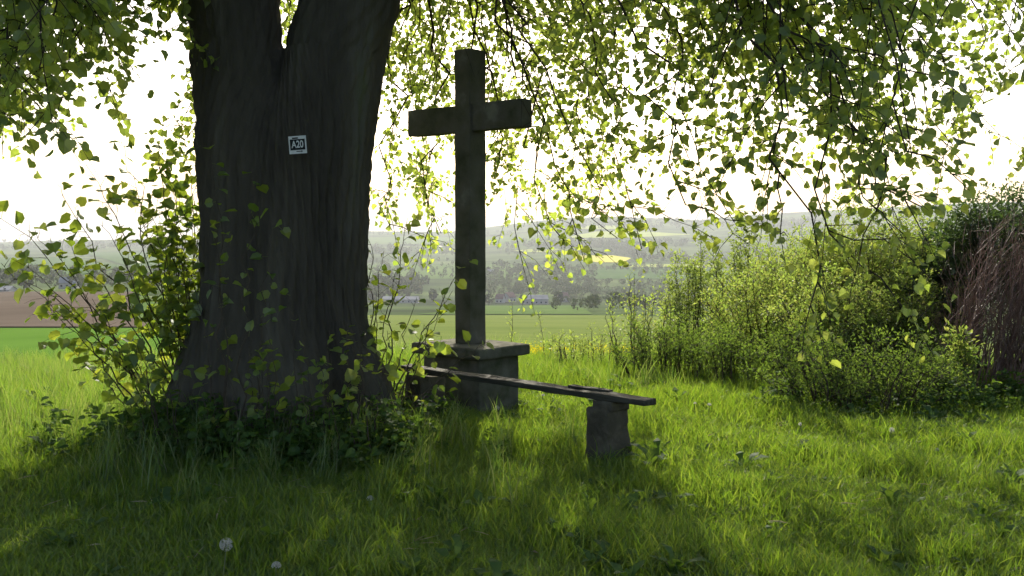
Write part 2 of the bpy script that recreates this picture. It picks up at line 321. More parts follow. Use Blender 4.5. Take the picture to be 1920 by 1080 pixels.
def leaf_mesh(P, D, N, S, tpl):
    P, D, N, S = map(np.asarray, (P, D, N, S)); X, Yv, Z = frames(D, N); T, Fc = tpl
    bend = rng.uniform(.3, 3.0, len(P))
    V = P[:, None] + S[:, None, None] * (T[None, :, 0, None] * X[:, None] + T[None, :, 1, None] * Yv[:, None] + (T[None, :, 2] * bend[:, None])[..., None] * Z[:, None])
    n = len(T); Fq = (Fc[None] + (np.arange(len(P)) * n)[:, None, None]).reshape(-1, Fc.shape[1]); return V.reshape(-1, 3), Fq
def add_leaves(parent, Ls, tpl, mat, nbig=0, leafname='leaf', mass='foliage'):
    if not len(Ls): return
    A = np.concatenate(Ls) if isinstance(Ls, list) else Ls; P, D, N, S = A[:, 0:3], A[:, 3:6], A[:, 6:9], A[:, 9]
    big = np.zeros(len(P), bool)
    if nbig:
        u, v, z = proj(P); inside = (u > 5) & (u < 1915) & (v > 5) & (v < 1075) & (z > 1)
        sc_ = np.where(inside, S / np.maximum(z, .5), 0); idx = np.argsort(-sc_)[:nbig]; big[idx] = sc_[idx] > 0
        me = mesh_np(leafname, *[tpl[0], tpl[1]], mat)
        X, Yv, Z = frames(D[big], N[big])
        for p, x, y, z_, s in zip(P[big], X, Yv, Z, S[big]):
            o = bpy.data.objects.new(leafname, me); col.objects.link(o); o.parent = parent
            m4 = Matrix(((x[0] * s, y[0] * s, z_[0] * s, p[0] - parent.location[0]), (x[1] * s, y[1] * s, z_[1] * s, p[1] - parent.location[1]), (x[2] * s, y[2] * s, z_[2] * s, p[2] - parent.location[2]), (0, 0, 0, 1)))
            o.matrix_local = m4
    if (~big).any():
        V, Fq = leaf_mesh(P[~big], D[~big], N[~big], S[~big], tpl)
        o = link(mass, mesh_np(mass, V, Fq, mat), parent); o['kind'] = 'stuff'
def bez(a, b, c, n):
    t = np.linspace(0, 1, n)[:, None]; return (1 - t) ** 2 * a + 2 * t * (1 - t) * b + t * t * c
def wob(P, amp):
    n = len(P); k = rng.normal(size=(n, 3)) * amp; k[0] = 0; return P + k
def grow(mb, leaves, a, ctrl, tip, r0, nside, lside, leafsize, spacing, bias=(0, 0, .3), tmin=.25, droop=0.0, ldir=(0, 0, -.4), nup=.7, npts=12, jit=.012, sub=0, stemleaf=True, k=5, clump=1):
    L = np.linalg.norm(tip - a); P = wob(bez(a, ctrl, tip, npts), jit * L * .5); mb.tube(P, np.linspace(r0, r0 * .22, npts), k)
    ldir = np.array(ldir); bias = np.array(bias)
    def put(Q, sp, sz):
        seg = np.linalg.norm(np.diff(Q, axis=0), axis=1); tot = seg.sum(); cum = np.concatenate([[0], np.cumsum(seg)]); n = max(1, int(tot / sp))
        s = (np.arange(n) + rng.uniform(.3, 1, n)) * tot / n; s = np.minimum(s, tot)
        pos = np.stack([np.interp(s, cum, Q[:, i]) for i in range(3)], -1); tg = unit(Q[-1] - Q[0])
        if clump > 1: pos = np.repeat(pos, clump, 0); n = len(pos)
        sd_ = unit(np.cross(tg, rng.normal(size=(n, 3)))); D = unit(tg * .5 + sd_ * .9 + ldir + rng.normal(size=(n, 3)) * .25)
        N = unit(np.array([0, 0, nup]) + rng.normal(size=(n, 3)) * .5); z = sz * rng.uniform(.5, 1.2, n)[:, None]
        off = D * z * rng.uniform(.48 if clump == 1 else .1, .56 if clump == 1 else 1.6, (n, 1))
        leaves.append(np.concatenate([pos + off, D, N, z], 1))
    for j in range(nside):
        t = tmin + (1 - tmin) * (j + rng.uniform(0, 1)) / nside; f = t * (npts - 1); i = min(int(f), npts - 2); p = P[i] + (P[i + 1] - P[i]) * (f - i)
        tg = unit(P[i + 1] - P[i]); sd_ = unit(np.cross(tg, rng.normal(size=3)))
        d = unit(tg * .55 + sd_ * .9 + bias); ln = lside * rng.uniform(.4, 1.1) * (1.15 - .55 * t)
        q = np.array([p, p + d * ln * .5 + [0, 0, .02 * ln], p + d * ln + np.array([0, 0, -droop * ln])]); q = bez(q[0], q[1], q[2], 5); q = wob(q, .02 * ln)
        mb.tube(q, np.linspace(r0 * .33, r0 * .10, 5), 3); put(q, spacing, leafsize)
        for s_ in range(sub):
            b = q[rng.randint(1, 4)]; d2 = unit(d + rng.normal(size=3) * .8 + bias); l2 = ln * rng.uniform(.3, .6); q2 = np.array([b, b + d2 * l2 * .5, b + d2 * l2 + [0, 0, -droop * l2]])
            mb.tube(q2, np.linspace(r0 * .2, r0 * .08, 3), 3); put(q2, spacing, leafsize)
    if stemleaf: put(P[int(npts * max(tmin, .4)):], spacing * 1.3, leafsize)
    return P

# ------------------------------------------------------------ linden tree
TD = 8.2; tx0 = (540 - 960) / F * TD
tree = empty('linden_tree', (tx0, TD, 0), 'huge old linden with forked dark trunk and drooping sunlit spring leaves', 'tree')
prof = np.array([[60, 366, 727], [88, 366, 724], [130, 371, 716], [200, 376, 703], [300, 380, 688], [400, 381, 680], [500, 380, 675], [560, 372, 674], [600, 360, 678], [650, 345, 690], [700, 332, 712], [750, 318, 724], [800, 296, 742], [840, 268, 764], [900, 230, 800]], float)
def bark(zv, an, seed, nrid=52, amp=.034):
    wv = an * nrid / 2 + 2.2 * np.sin(zv * .8 + seed) + 1.3 * np.sin(an * 3 + zv * 1.7 + seed) + .9 * np.sin(zv * 4.3 + an * 7)
    rid = 1 - np.abs(np.sin(wv)); br = .5 + .5 * np.sin(zv * 9 + np.sin(an * 11 + seed) * 3 + an * 5)
    return amp * (rid ** .6 * (.55 + .75 * br) - .4) + .006 * np.sin(an * 91 + zv * 31)
def trunk_mesh():
    nz, na = 260, 340; py = np.linspace(100, 890, nz); l = np.interp(py, prof[:, 0], prof[:, 1]); r = np.interp(py, prof[:, 0], prof[:, 2])
    k = np.ones(9) / 9; l = np.convolve(np.pad(l, 4, 'edge'), k, 'valid'); r = np.convolve(np.pad(r, 4, 'edge'), k, 'valid')
    z = CAMZ + (430 - py) / F * TD; cx = ((l + r) / 2 - 960) / F * TD; rx = (r - l) / 2 / F * TD
    an = np.linspace(0, 2 * math.pi, na, endpoint=False); Zg, A = np.meshgrid(z, an, indexing='ij')
    flare = np.clip((1.0 - Zg) / 1.0, 0, 1.3) ** 1.6
    lob = flare * (.11 * np.cos(A * 5 + .7) + .06 * np.cos(A * 8 + 2)); crease = -.07 * np.exp(-((A - 4.55) / .12) ** 2) * np.clip((Zg - 1.2) / 1.6, 0, 1)
    rr = rx[:, None] + bark(Zg, A, 0) + lob + crease + .03 * np.sin(A * 3 + Zg * 1.1)
    ry = rr * (.86 + .1 * flare.clip(0, 1))
    X = cx[:, None] + rr * np.cos(A); Y = TD + ry * np.sin(A)
    # towards the fork the section becomes the outline of the two stems
    knot = [88, 150, 320, 560]; zc = cx[:, None]
    def circ(xs, rs):
        e_ = ((np.interp(py, knot, xs) - 960) / F * TD - cx)[:, None]; ro = np.interp(py, knot, rs)[:, None]; q = ro ** 2 - (e_ * np.sin(A)) ** 2
        return np.where(q > 0, e_ * np.cos(A) + np.sqrt(np.maximum(q, 0)), 0)
    c2 = np.maximum(circ([447, 455, 478, 520], [.325, .34, .355, .34]), circ([630, 626, 605, 560], [.37, .375, .355, .34])) + bark(Zg, A, 0) * .8
    t_ = np.clip((py - 96) / 230, 0, 1)[:, None]; t_ = t_ * t_ * (3 - 2 * t_); c2 = np.maximum(c2, .05)
    X2 = cx[:, None] + c2 * np.cos(A); Y2 = TD + c2 * np.sin(A); X = X * t_ + X2 * (1 - t_); Y = Y * t_ + Y2 * (1 - t_)
    V = np.stack([X, Y, Zg], -1).reshape(-1, 3); i = np.arange(nz - 1)[:, None] * na; j = np.arange(na)[None]; j2 = (j + 1) % na
    Fq = np.stack([i + j, i + na + j, i + na + j2, i + j2], -1).reshape(-1, 4)
    return mesh_np('trunk', V, Fq, M['bark'], True)
link('trunk', trunk_mesh(), tree)
def limb(P, r, name='limb', na=48, amp=.018, sub=8):
    P = np.array(P, float); t = np.linspace(0, len(P) - 1, (len(P) - 1) * sub + 1); kk = np.arange(len(P))
    Q = np.stack([np.interp(t, kk, P[:, i]) for i in range(3)], -1); rr = np.interp(t, kk, r)
    for _ in range(3): Q[1:-1] = (Q[:-2] + 2 * Q[1:-1] + Q[2:]) / 4
    T = unit(np.gradient(Q, axis=0)); A_ = unit(np.cross(T, np.array([.2, 1, .1]))); B_ = np.cross(T, A_); an = np.linspace(0, 2 * math.pi, na, endpoint=False)
    zz = np.cumsum(np.r_[0, np.linalg.norm(np.diff(Q, axis=0), axis=1)]); ZZ, AA = np.meshgrid(zz, an, indexing='ij')
    rad = rr[:, None] * (1 + .05 * np.sin(AA * 3 + ZZ)) + bark(ZZ, AA, 3, int(max(10, 60 * r[0])), amp * min(1, r[0] * 3))
    V = Q[:, None] + rad[..., None] * (A_[:, None] * np.cos(an)[None, :, None] + B_[:, None] * np.sin(an)[None, :, None])
    n = len(Q); i = np.arange(n - 1)[:, None] * na; j = np.arange(na)[None]; j2 = (j + 1) % na
    Fq = np.stack([i + j, i + j2, i + na + j2, i + na + j], -1).reshape(-1, 4)
    link(name, mesh_np(name, V.reshape(-1, 3), Fq, M['bark'], True), tree); return Q
def tp(px, py): return at(px, py, TD)
Ls_ = [tp(520, 560), tp(478, 320), tp(455, 150), tp(445, 88), tp(434, 0), tp(425, -140), tp(395, -380)]; Ls_ += [Ls_[-1] + [-.25, .1, 1.3], Ls_[-1] + [-.3, .3, 3.4], Ls_[-1] + [-.1, .2, 5.2]]
QL = limb(Ls_, [.33, .35, .338, .322, .340, .36, .32, .26, .16, .06], 'limb', 110, .02, 14)
Rs_ = [tp(560, 560), tp(605, 320), tp(626, 150), tp(632, 88), tp(657, 0), tp(690, -140), tp(745, -380)]; Rs_ += [Rs_[-1] + [.3, .2, 1.3], Rs_[-1] + [.3, -.1, 3.4], Rs_[-1] + [.1, .1, 5.2]]
QR = limb(Rs_, [.33, .35, .370, .366, .356, .35, .31, .25, .15, .06], 'limb', 110, .02, 14)
limbs = []
for q, f, azd, ln, rise in [(QL, .60, -100, 6.2, 1.3), (QL, .66, -60, 6.5, 1.5), (QL, .72, 200, 6.0, 1.8), (QL, .78, -20, 6.5, 1.6), (QL, .62, -130, 6.0, 1.0), (QR, .60, 80, 7.5, 1.3), (QR, .63, 45, 7.2, 1.5),
                            (QR, .66, 10, 6.8, 1.4), (QR, .70, 120, 7.5, 1.2), (QR, .74, 150, 7.0, 1.5), (QR, .8, 60, 6, 2.2), (QR, .62, 105, 8.0, .7), (QR, .84, -10, 5, 2.5), (QL, .86, -80, 5, 2.5), (QR, .64, 28, 7.0, 1.0)]:
    p = q[int(f * (len(q) - 1))]; a = R(azd); d = np.array([math.sin(a), math.cos(a), 0])
    pts = [p, p + d * ln * .3 + [0, 0, rise * .7], p + d * ln * .65 + [0, 0, rise], p + d * ln + [0, 0, rise * .7]]
    pts = [pts[0]] + [x + rng.normal(size=3) * .15 for x in pts[1:]]
    limbs.append(limb(pts, [.15, .11, .07, .03], 'limb', 14, .01, 7))
LP_ = np.concatenate(limbs)
linden = []
def hang(px, py, d, size=.055, dens=1.0, r0=.016, reach=2.0, nm='branch', hl=None):
    tip = at(px, py, d); out = unit(np.array([tip[0] - tx0, tip[1] - TD, 0])); want = tip - out * reach + np.array([0, 0, 3.0 if hl is None else hl])
    dist = np.linalg.norm((LP_ - want) * [1, 1, .6], axis=1); a = LP_[np.argmin(dist)]
    ctrl = np.array([a[0] + (tip[0] - a[0]) * rng.uniform(.6, 1.0), a[1] + (tip[1] - a[1]) * rng.uniform(.6, 1.0), tip[2] + max(a[2] - tip[2], 1) * rng.uniform(.45, .95)])
    L = np.linalg.norm(tip - a); mb = MB()
    grow(mb, linden, a, ctrl, tip, r0 * rng.uniform(.7, 1.3), int(L * 4.0 * dens), 1.0, size, .068, (out[0] * .25, out[1] * .25, .05), .25, .3, (0, 0, -.35), .8, 18, .04, 3)
    mb.build(nm, M['twig'], tree)
low = np.array([[0, 290], [60, 290], [120, 190], [200, 80], [280, 40], [340, -20], [700, 400], [760, 420], [850, 440], [930, 440], [1050, 440], [1140, 400], [1200, 350], [1280, 355], [1340, 370], [1420, 335], [1500, 300], [1580, 360], [1680, 370], [1740, 320], [1850, 300], [1920, 260]], float)
def region(n, x0, x1, d0, d1, top=-60, size=.055, dens=1.0, reach=2.0, pw=1.0):
    for _ in range(n):
        x = rng.uniform(x0, x1); yl = np.interp(x, low[:, 0], low[:, 1]); y = yl - (yl - top) * rng.uniform(0, 1) ** pw
        hang(x, y, rng.uniform(d0, d1), size, dens, reach=reach)
region(24, -60, 340, 6.2, 8.2, size=.068, reach=1.6, pw=1.0)
region(10, -120, 100, 5, 6.2, size=.068, reach=1.6)
region(16, -250, 60, 9, 13, top=-250, size=.06, reach=1.6)  # far left branches, added to shade the grass on the left
region(14, 400, 680, 10, 14, top=-350, size=.06, reach=1.6)  # branches behind and above the trunk, added to shade the foreground
region(20, 700, 960, 10, 13, size=.055, pw=1.3, dens=.65)
region(8, 930, 1060, 10.2, 12.5, size=.06, pw=1.2, dens=.8)
region(8, 1060, 1180, 8.5, 12, size=.06, pw=1.2, dens=.85)
region(14, 1150, 1500, 6, 10, size=.060, pw=1.0, dens=.85)
region(16, 1450, 1920, 5.6, 8.4, size=.058, pw=1.0, dens=.8)
region(5, 1550, 2000, 4.6, 5.6, top=-160, size=.058, pw=.8, dens=.8)
region(11, 1450, 2000, 6, 9, top=-150, size=.055, pw=.4, dens=.8)
region(9, 1780, 2050, 5.5, 8.5, top=-50, size=.058, dens=.85)
region(15, 1180, 2050, 10.5, 14.5, top=0, size=.06, pw=.9, dens=.7)
for x, y, d in [(1100, 470, 8.5), (1150, 455, 8), (1195, 470, 7.6), (960, 470, 10.5), (1030, 470, 10), (1340, 425, 6.6), (1290, 405, 6.6), (1500, 470, 6), (1600, 480, 5.8), (1650, 470, 5.6), (1690, 410, 5.6), (360, 235, 8.8), (372, 200, 8.9), (372, 130, 9), (820, 440, 11), (720, 430, 11.5), (545, 70, 9.5), (550, 40, 9.6)]:
    hang(x, y, d, .058, .9)
region(16, -400, 160, 12, 16, top=-500, size=.06, pw=.5)  # extra curtain mostly out of view, added to shade the left grass
# crown above the picture, all round the tree
def crown(n, per=12):
    out = []
    while len(out) < n:
        q = rng.uniform(-1, 1, 3); rr = np.linalg.norm(q)
        if rr > 1 or rr < .35: continue
        p = np.array([tx0 + .9, TD + .2, 7.2]) + q * [8.6, 8.4, 5.6]
        if p[2] < max(3.3, 2.0 + .23 * max(p[1], 0)): continue
        out.append(p)
    C = np.repeat(np.array(out), per, 0) + rng.normal(size=(n * per, 3)) * [.28, .28, .2]
    D = unit(rng.normal(size=C.shape) + [0, 0, -.6]); N = unit(rng.normal(size=C.shape) * .6 + [0, 0, .9]); S = rng.uniform(.05, .09, len(C))
    return np.concatenate([C, D, N, S[:, None]], 1)
vis = np.concatenate(linden); u0_, v0_, z0_ = proj(vis[:, :3]); vis = vis[~((u0_ > 750) & (u0_ < 1010) & (v0_ < 420) & (vis[:, 1] < 9.9))]
add_leaves(tree, vis, HEART, M['linden'], 300)
cr = crown(4900); V, Fq = leaf_mesh(cr[:, :3], cr[:, 3:6], cr[:, 6:9], cr[:, 9], OVAL)
o = link('crown', mesh_np('crown', V, Fq, M['linden']), tree); o['kind'] = 'stuff'
mb = MB()
for i in range(220):
    c = cr[rng.randint(len(cr)), :3]; a = LP_[np.argmin(np.linalg.norm(LP_ - c, axis=1))]; mb.tube(wob(bez(a, (a + c) / 2 + [0, 0, .3], c, 7), .03), np.linspace(.02, .005, 7), 4)
o = mb.build('twigs', M['twig'], tree); o['kind'] = 'stuff'

# ------------------------------------------------------------ trail marker on the trunk
sp = at(558, 271.5, TD - .66)
sg = empty('trail_marker', sp, 'small white square A20 trail marker plate nailed to the trunk', 'sign'); sg.rotation_euler = (0, R(-4), R(-2))
def box(name, cx, cz, w_, h_, y0, y1, mat, parent, bev=0.0):
    bm = bmesh.new(); bmesh.ops.create_cube(bm, size=1)
    for v in bm.verts: v.co = Vector((cx + v.co.x * w_, (y0 + y1) / 2 + v.co.y * abs(y1 - y0), cz + v.co.z * h_))
    if bev: bmesh.ops.bevel(bm, geom=bm.edges[:], offset=bev, segments=2, affect='EDGES')
    me = bpy.data.meshes.new(name); bm.to_mesh(me); bm.free(); me.materials.append(mat); o = bpy.data.objects.new(name, me); col.objects.link(o); o.parent = parent; return o
u_ = (TD - .66) / F
box('plate', 0, 0, 33 * u_, 33 * u_, 0, .004, M['white'], sg, .001)
box('panel', .0, .5 * u_, 28 * u_, 20 * u_, -.0022, -.0002, M['black'], sg)
box('print_bar', -4 * u_, 12.6 * u_, 11 * u_, 2.6 * u_, -.0020, -.0002, M['black'], sg)
def text(s, x, z, size, ext, mat, name, parent, sx=1, off=0):
    cu = bpy.data.curves.new(name, 'FONT'); cu.body = s; cu.align_x = 'CENTER'; cu.align_y = 'CENTER'; cu.size = size; cu.extrude = ext; cu.offset = off; cu.materials.append(mat)
    o = bpy.data.objects.new(name, cu); col.objects.link(o); o.parent = parent; o.location = (x, -.0035, z); o.rotation_euler = (R(90), 0, 0); o.scale = (sx, 1, 1)
    bpy.context.view_layer.update(); me = bpy.data.meshes.new_from_object(o.evaluated_get(bpy.context.evaluated_depsgraph_get())); me.name = name
    q = bpy.data.objects.new(name + '_', me); col.objects.link(q); q.parent = parent; q.location = o.location; q.rotation_euler = o.rotation_euler; q.scale = o.scale; bpy.data.objects.remove(o); q.name = name; return q
text('A20', 0, .3 * u_, 18.5 * u_, .0008, M['white'], 'lettering', sg, .72, .0012)
ar = box('arrow', 3 * u_, -12.3 * u_, 12 * u_, 1.3 * u_, -.0020, -.0002, M['black'], sg)
me = bpy.data.meshes.new('arrow_head'); h1 = u_
me.from_pydata([(9 * h1, -.002, -12.3 * h1), (6 * h1, -.002, -10.6 * h1), (6 * h1, -.002, -14 * h1), (9 * h1, -.0002, -12.3 * h1), (6 * h1, -.0002, -10.6 * h1), (6 * h1, -.0002, -14 * h1)], [], [(0, 1, 2), (0, 3, 4, 1), (1, 4, 5, 2), (2, 5, 3, 0)])
me.materials.append(M['black']); o = bpy.data.objects.new('arrow_head', me); col.objects.link(o); o.parent = ar; o.location = (0, -.0005, 0)

# ------------------------------------------------------------ stone things
def stone(name, size, cuts, bev, amp, mat, parent, loc, rz=0, taper=None, fr=5, seed=0):
    bm = bmesh.new(); bmesh.ops.create_cube(bm, size=1)
    for v in bm.verts: v.co = Vector((v.co.x * size[0], v.co.y * size[1], v.co.z * size[2]))
    if taper: taper(bm)
    bmesh.ops.bevel(bm, geom=bm.edges[:], offset=bev, segments=3, affect='EDGES', profile=.6)
    mx = min(size) / cuts
    for ax in range(3):
        n = int(size[ax] / mx)
        for i in range(1, n):
            co = Vector((0, 0, 0)); co[ax] = -size[ax] / 2 + size[ax] * i / n; no = Vector((0, 0, 0)); no[ax] = 1
            bmesh.ops.bisect_plane(bm, geom=bm.verts[:] + bm.edges[:] + bm.faces[:], plane_co=co, plane_no=no)
    bm.normal_update()
    for v in bm.verts:
        q = v.co * fr + Vector((seed, seed * 2, 0)); e_ = noise.noise(q) * .7 + noise.noise(q * 3.1) * .35
        v.co += v.normal * amp * e_
    me = bpy.data.meshes.new(name); bm.to_mesh(me); bm.free(); me.materials.append(mat)
    for p in me.polygons: p.use_smooth = True
    o = bpy.data.objects.new(name, me); col.objects.link(o); o.parent = parent; o.location = loc; o.rotation_euler = (0, 0, rz); return o
cc = np.array([-.365, 9.37]); gz = float(H(*cc))
cross = empty('wayside_cross', (cc[0], cc[1], gz), 'tall dark stone wayside cross on a block plinth with overhanging slab', 'cross'); cross.rotation_euler = (0, 0, -R(43))
stone('plinth', (.70, .50, .60), 5, .018, .012, M['moss_stone'], cross, (0, 0, .22), seed=1)
stone('cap_slab', (.85, .65, .095), 2.2, .022, .010, M['moss_stone'], cross, (0, 0, .57), seed=2)
stone('shaft', (.19, .20, 2.56), 3, .010, .009, M['stone'], cross, (-.02, .02, .615 + 1.28), seed=3, fr=3)
bmx = .5 * (.68 - .74)
stone('crossarm', (1.42, .13, .235), 2.5, .010, .008, M['stone'], cross, (-.02 + bmx, .02 - .01, 2.585), seed=4, fr=3)
# low pyramid on the shaft's head
me = bpy.data.meshes.new('shaft_cap'); a_, b_ = .09, .095
me.from_pydata([(-a_, -b_, 0), (a_, -b_, 0), (a_, b_, 0), (-a_, b_, 0), (0, 0, .018)], [], [(0, 1, 4), (1, 2, 4), (2, 3, 4), (3, 0, 4)]); me.materials.append(M['stone'])
o = bpy.data.objects.new('shaft_cap', me); col.objects.link(o); o.parent = cross; o.location = (-.02, .02, .615 + 2.56 - .004)

# bench
A_ = np.array([.914, 6.90]); B_ = np.array([-.868, 8.68]); mid = (A_ + B_) / 2; Lb = np.linalg.norm(A_ - B_); ang = math.atan2(A_[1] - B_[1], A_[0] - B_[0])
bench = empty('stone_bench', (mid[0], mid[1], 0), 'old bench of grey planks on two rough stone blocks in front of the cross', 'bench'); bench.rotation_euler = (0, 0, ang)
def tap(bm):
    for v in bm.verts:
        if v.co.z > 0: v.co.x *= .86; v.co.y *= .9
sx_ = Lb / 2
M['dark_stone'] = solid('dark_block_stone', [(.25, (.055, .048, .034)), (.5, (.095, .082, .058)), (.75, (.16, .14, .10))], 7, .95, .9, 30, spec=.1, bdist=.02)
stone('support', (.21, .27, .62), 5, .022, .028, M['dark_stone'], bench, (sx_ - .37, .0, .09), taper=tap, seed=6)
stone('support_top', (.17, .2, .07), 3, .014, .012, M['dark_stone'], bench, (sx_ - .35, .0, .42), seed=8)
stone('support', (.22, .3, .70), 5, .022, .028, M['dark_stone'], bench, (-sx_ + .22, .02, .08), taper=tap, seed=9)
stone('plank', (Lb, .13, .042), 2.5, .009, .011, M['plank'], bench, (0, -.02, .475), seed=10, fr=4)
stone('broken_board', (.36, .06, .016), 2, .005, .006, M['plank'], bench, (sx_ - .56, .03, .503), rz=.02, seed=14, fr=6)

# ------------------------------------------------------------ shoots round the trunk
def gpt(px, d): x = (px - 960) / F * d; return np.array([x, d, float(H(x, d)) - .02])
def shoots(name, label, cat, specs, size, nbig, base, nside=7, lside=.3, r0=.008, spacing=.085, group=None, mat='shoot_leaf', tmin=.25):
    e = empty(name, (base[0], base[1], base[2]), label, cat, group); lv = []
    for sx0, d0, px, py, d1, rr in specs:
        a = gpt(sx0, d0) if np.isscalar(sx0) else np.array(sx0); tip = at(px, py, d1); h = tip[2] - a[2]
        ctrl = np.array([a[0] + (tip[0] - a[0]) * .38, a[1] + (tip[1] - a[1]) * .4, a[2] + h * .62]); mb = MB(); L = np.linalg.norm(tip - a)
        grow(mb, lv, a, ctrl, tip, rr * r0, max(2, int(nside * L)), lside, size, spacing, (0, 0, .15), tmin, .15, (0, 0, -.35), .9, 14, .02, 0)
        mb.build('stem', M['stem'], e)
    add_leaves(e, lv, HEART, M[mat], nbig); return e
sl = [(300, 7.9, 2, 402, 7.3, 1), (330, 7.9, 0, 498, 7.2, 1), (300, 7.8, 25, 475, 7.2, .9), (330, 8.0, 112, 372, 7.6, 1.1), (340, 8.1, 165, 305, 7.8, 1.1), (350, 8.2, 215, 245, 8.0, 1.1), (360, 8.2, 285, 245, 8.1, 1.1), (365, 8.2, 340, 330, 8.2, .9),
      (345, 8.1, 245, 330, 8, 1), (290, 7.8, 55, 425, 7.4, .9), (280, 7.7, 35, 520, 7.3, .9), (270, 7.7, 85, 575, 7.3, .9), (260, 7.7, 115, 640, 7.4, .8), (340, 7.9, 190, 415, 7.6, 1), (350, 8, 130, 470, 7.5, 1), (360, 8, 230, 480, 7.7, 1), (370, 8.2, 310, 280, 8.2, 1), (355, 8.1, 280, 370, 8, 1),
      (372, 8.1, 330, 430, 8, .9), (365, 8, 300, 520, 7.8, .9), (350, 7.9, 240, 560, 7.7, .9), (300, 7.8, 170, 560, 7.5, .9), (320, 7.9, 210, 630, 7.6, .8), (374, 8.2, 372, 300, 8.3, 1), (378, 8.2, 365, 400, 8.2, .8), (368, 8.1, 350, 500, 7.9, .8), (376, 8.1, 355, 260, 8.3, 1), (380, 8, 345, 600, 7.8, .8)]
sl += [(rng.uniform(340, 385), rng.uniform(7.9, 8.3), rng.uniform(290, 378), rng.uniform(290, 560), rng.uniform(8, 8.4), rng.uniform(.7, 1)) for _ in range(6)]
shoots('linden_shoots', 'dense fan of leafy shoots rising left of the old trunk', 'shrub', sl, .088, 220, gpt(320, 7.9), group='leafy shoots around the trunk', nside=6, lside=.34, spacing=.085)
sr = [(700, 8.2, 692, 438, 8.3, 1), (715, 8.2, 765, 405, 8.4, 1), (718, 8.2, 878, 494, 8.3, 1), (725, 8.2, 832, 590, 8.2, .9), (700, 8.2, 745, 500, 8.2, .9), (705, 8.2, 705, 560, 8.1, .9), (728, 8.1, 850, 545, 8.1, .9), (720, 8.1, 780, 560, 8, .9), (735, 8.1, 810, 640, 8, .8), (690, 8.2, 715, 470, 8.3, .9),
      (730, 7.95, 850, 690, 7.9, .8), (735, 8.0, 915, 642, 8.0, .8), (700, 7.8, 640, 600, 7.6, .8), (690, 7.7, 660, 640, 7.5, .7), (712, 8.1, 730, 620, 8, .8)]
shoots('linden_shoots', 'airy backlit leafy shoots between the trunk and the cross', 'shrub', sr, .075, 130, gpt(715, 8.1), group='leafy shoots around the trunk', nside=4.5, lside=.24, spacing=.09)
sf = [(430, 7.25, 400, 380, 7.35, 1), (440, 7.2, 480, 300, 7.3, 1), (470, 7.2, 510, 420, 7.3, .9), (420, 7.3, 395, 250, 7.4, 1), (560, 7.1, 540, 560, 7.2, .8), (600, 7.1, 620, 620, 7.1, .8), (660, 7.2, 690, 640, 7.1, .8), (520, 7.1, 500, 600, 7.1, .8), (640, 7.1, 590, 660, 7, .7), (400, 7.3, 370, 550, 7.3, .8)]
sf += [(x, rng.uniform(6.95, 7.3), x + rng.uniform(-35, 35), rng.uniform(600, 740), rng.uniform(6.9, 7.2), .7) for x in rng.uniform(260, 740, 26)]
shoots('linden_shoots', 'sparse shaded leafy shoots standing in front of the dark trunk', 'shrub', sf, .075, 60, gpt(500, 7.2), group='leafy shoots around the trunk', nside=3, lside=.18, spacing=.11)

# ------------------------------------------------------------ shrubs on the right
def shrub(name, label, px, d, wpx, top, n, leaf, mat, size, nside=9, lside=.4, lean=0.0, spacing=.06, stem='stem', r0=.01, sub=1, base=.35, hmin=.72, bias=(0, 0, .35), tmin=.15, clump=7, cat='shrub', group='shrubs along the right of the meadow'):
    c = gpt(px, d); e = empty(name, c, label, cat, group); W = wpx / F * d; lv = []
    ht = at(px, top, d)[2] - c[2]
    n = int(n * 1.5)
    for i in range(n):
        a0 = rng.uniform(0, 2 * math.pi); rad = math.sqrt(rng.uniform(0, 1)); ox, oy = math.cos(a0) * rad * W / 2, math.sin(a0) * rad * W * .4
        a = np.array([c[0] + ox * base, c[1] + oy * base, 0]); a[2] = float(H(a[0], a[1])) - .02
        hh = ht * (rng.uniform(hmin, 1.0) * (1 - .3 * rad * rad)); tip = np.array([c[0] + ox + lean * hh, c[1] + oy, c[2] + hh])
        ctrl = np.array([a[0] + (tip[0] - a[0]) * .35, a[1] + (tip[1] - a[1]) * .35, a[2] + hh * .6]); mb = MB()
        grow(mb, lv, a, ctrl, tip, r0 * rng.uniform(.6, 1.3), int(nside * hh), lside, size, spacing, bias, tmin, .05, (0, 0, .1), .6, 9, .03, sub, k=4, clump=clump)
        mb.build('stem', M[stem], e)
    if leaf: add_leaves(e, lv, OVAL, M[mat], 0)
    return e
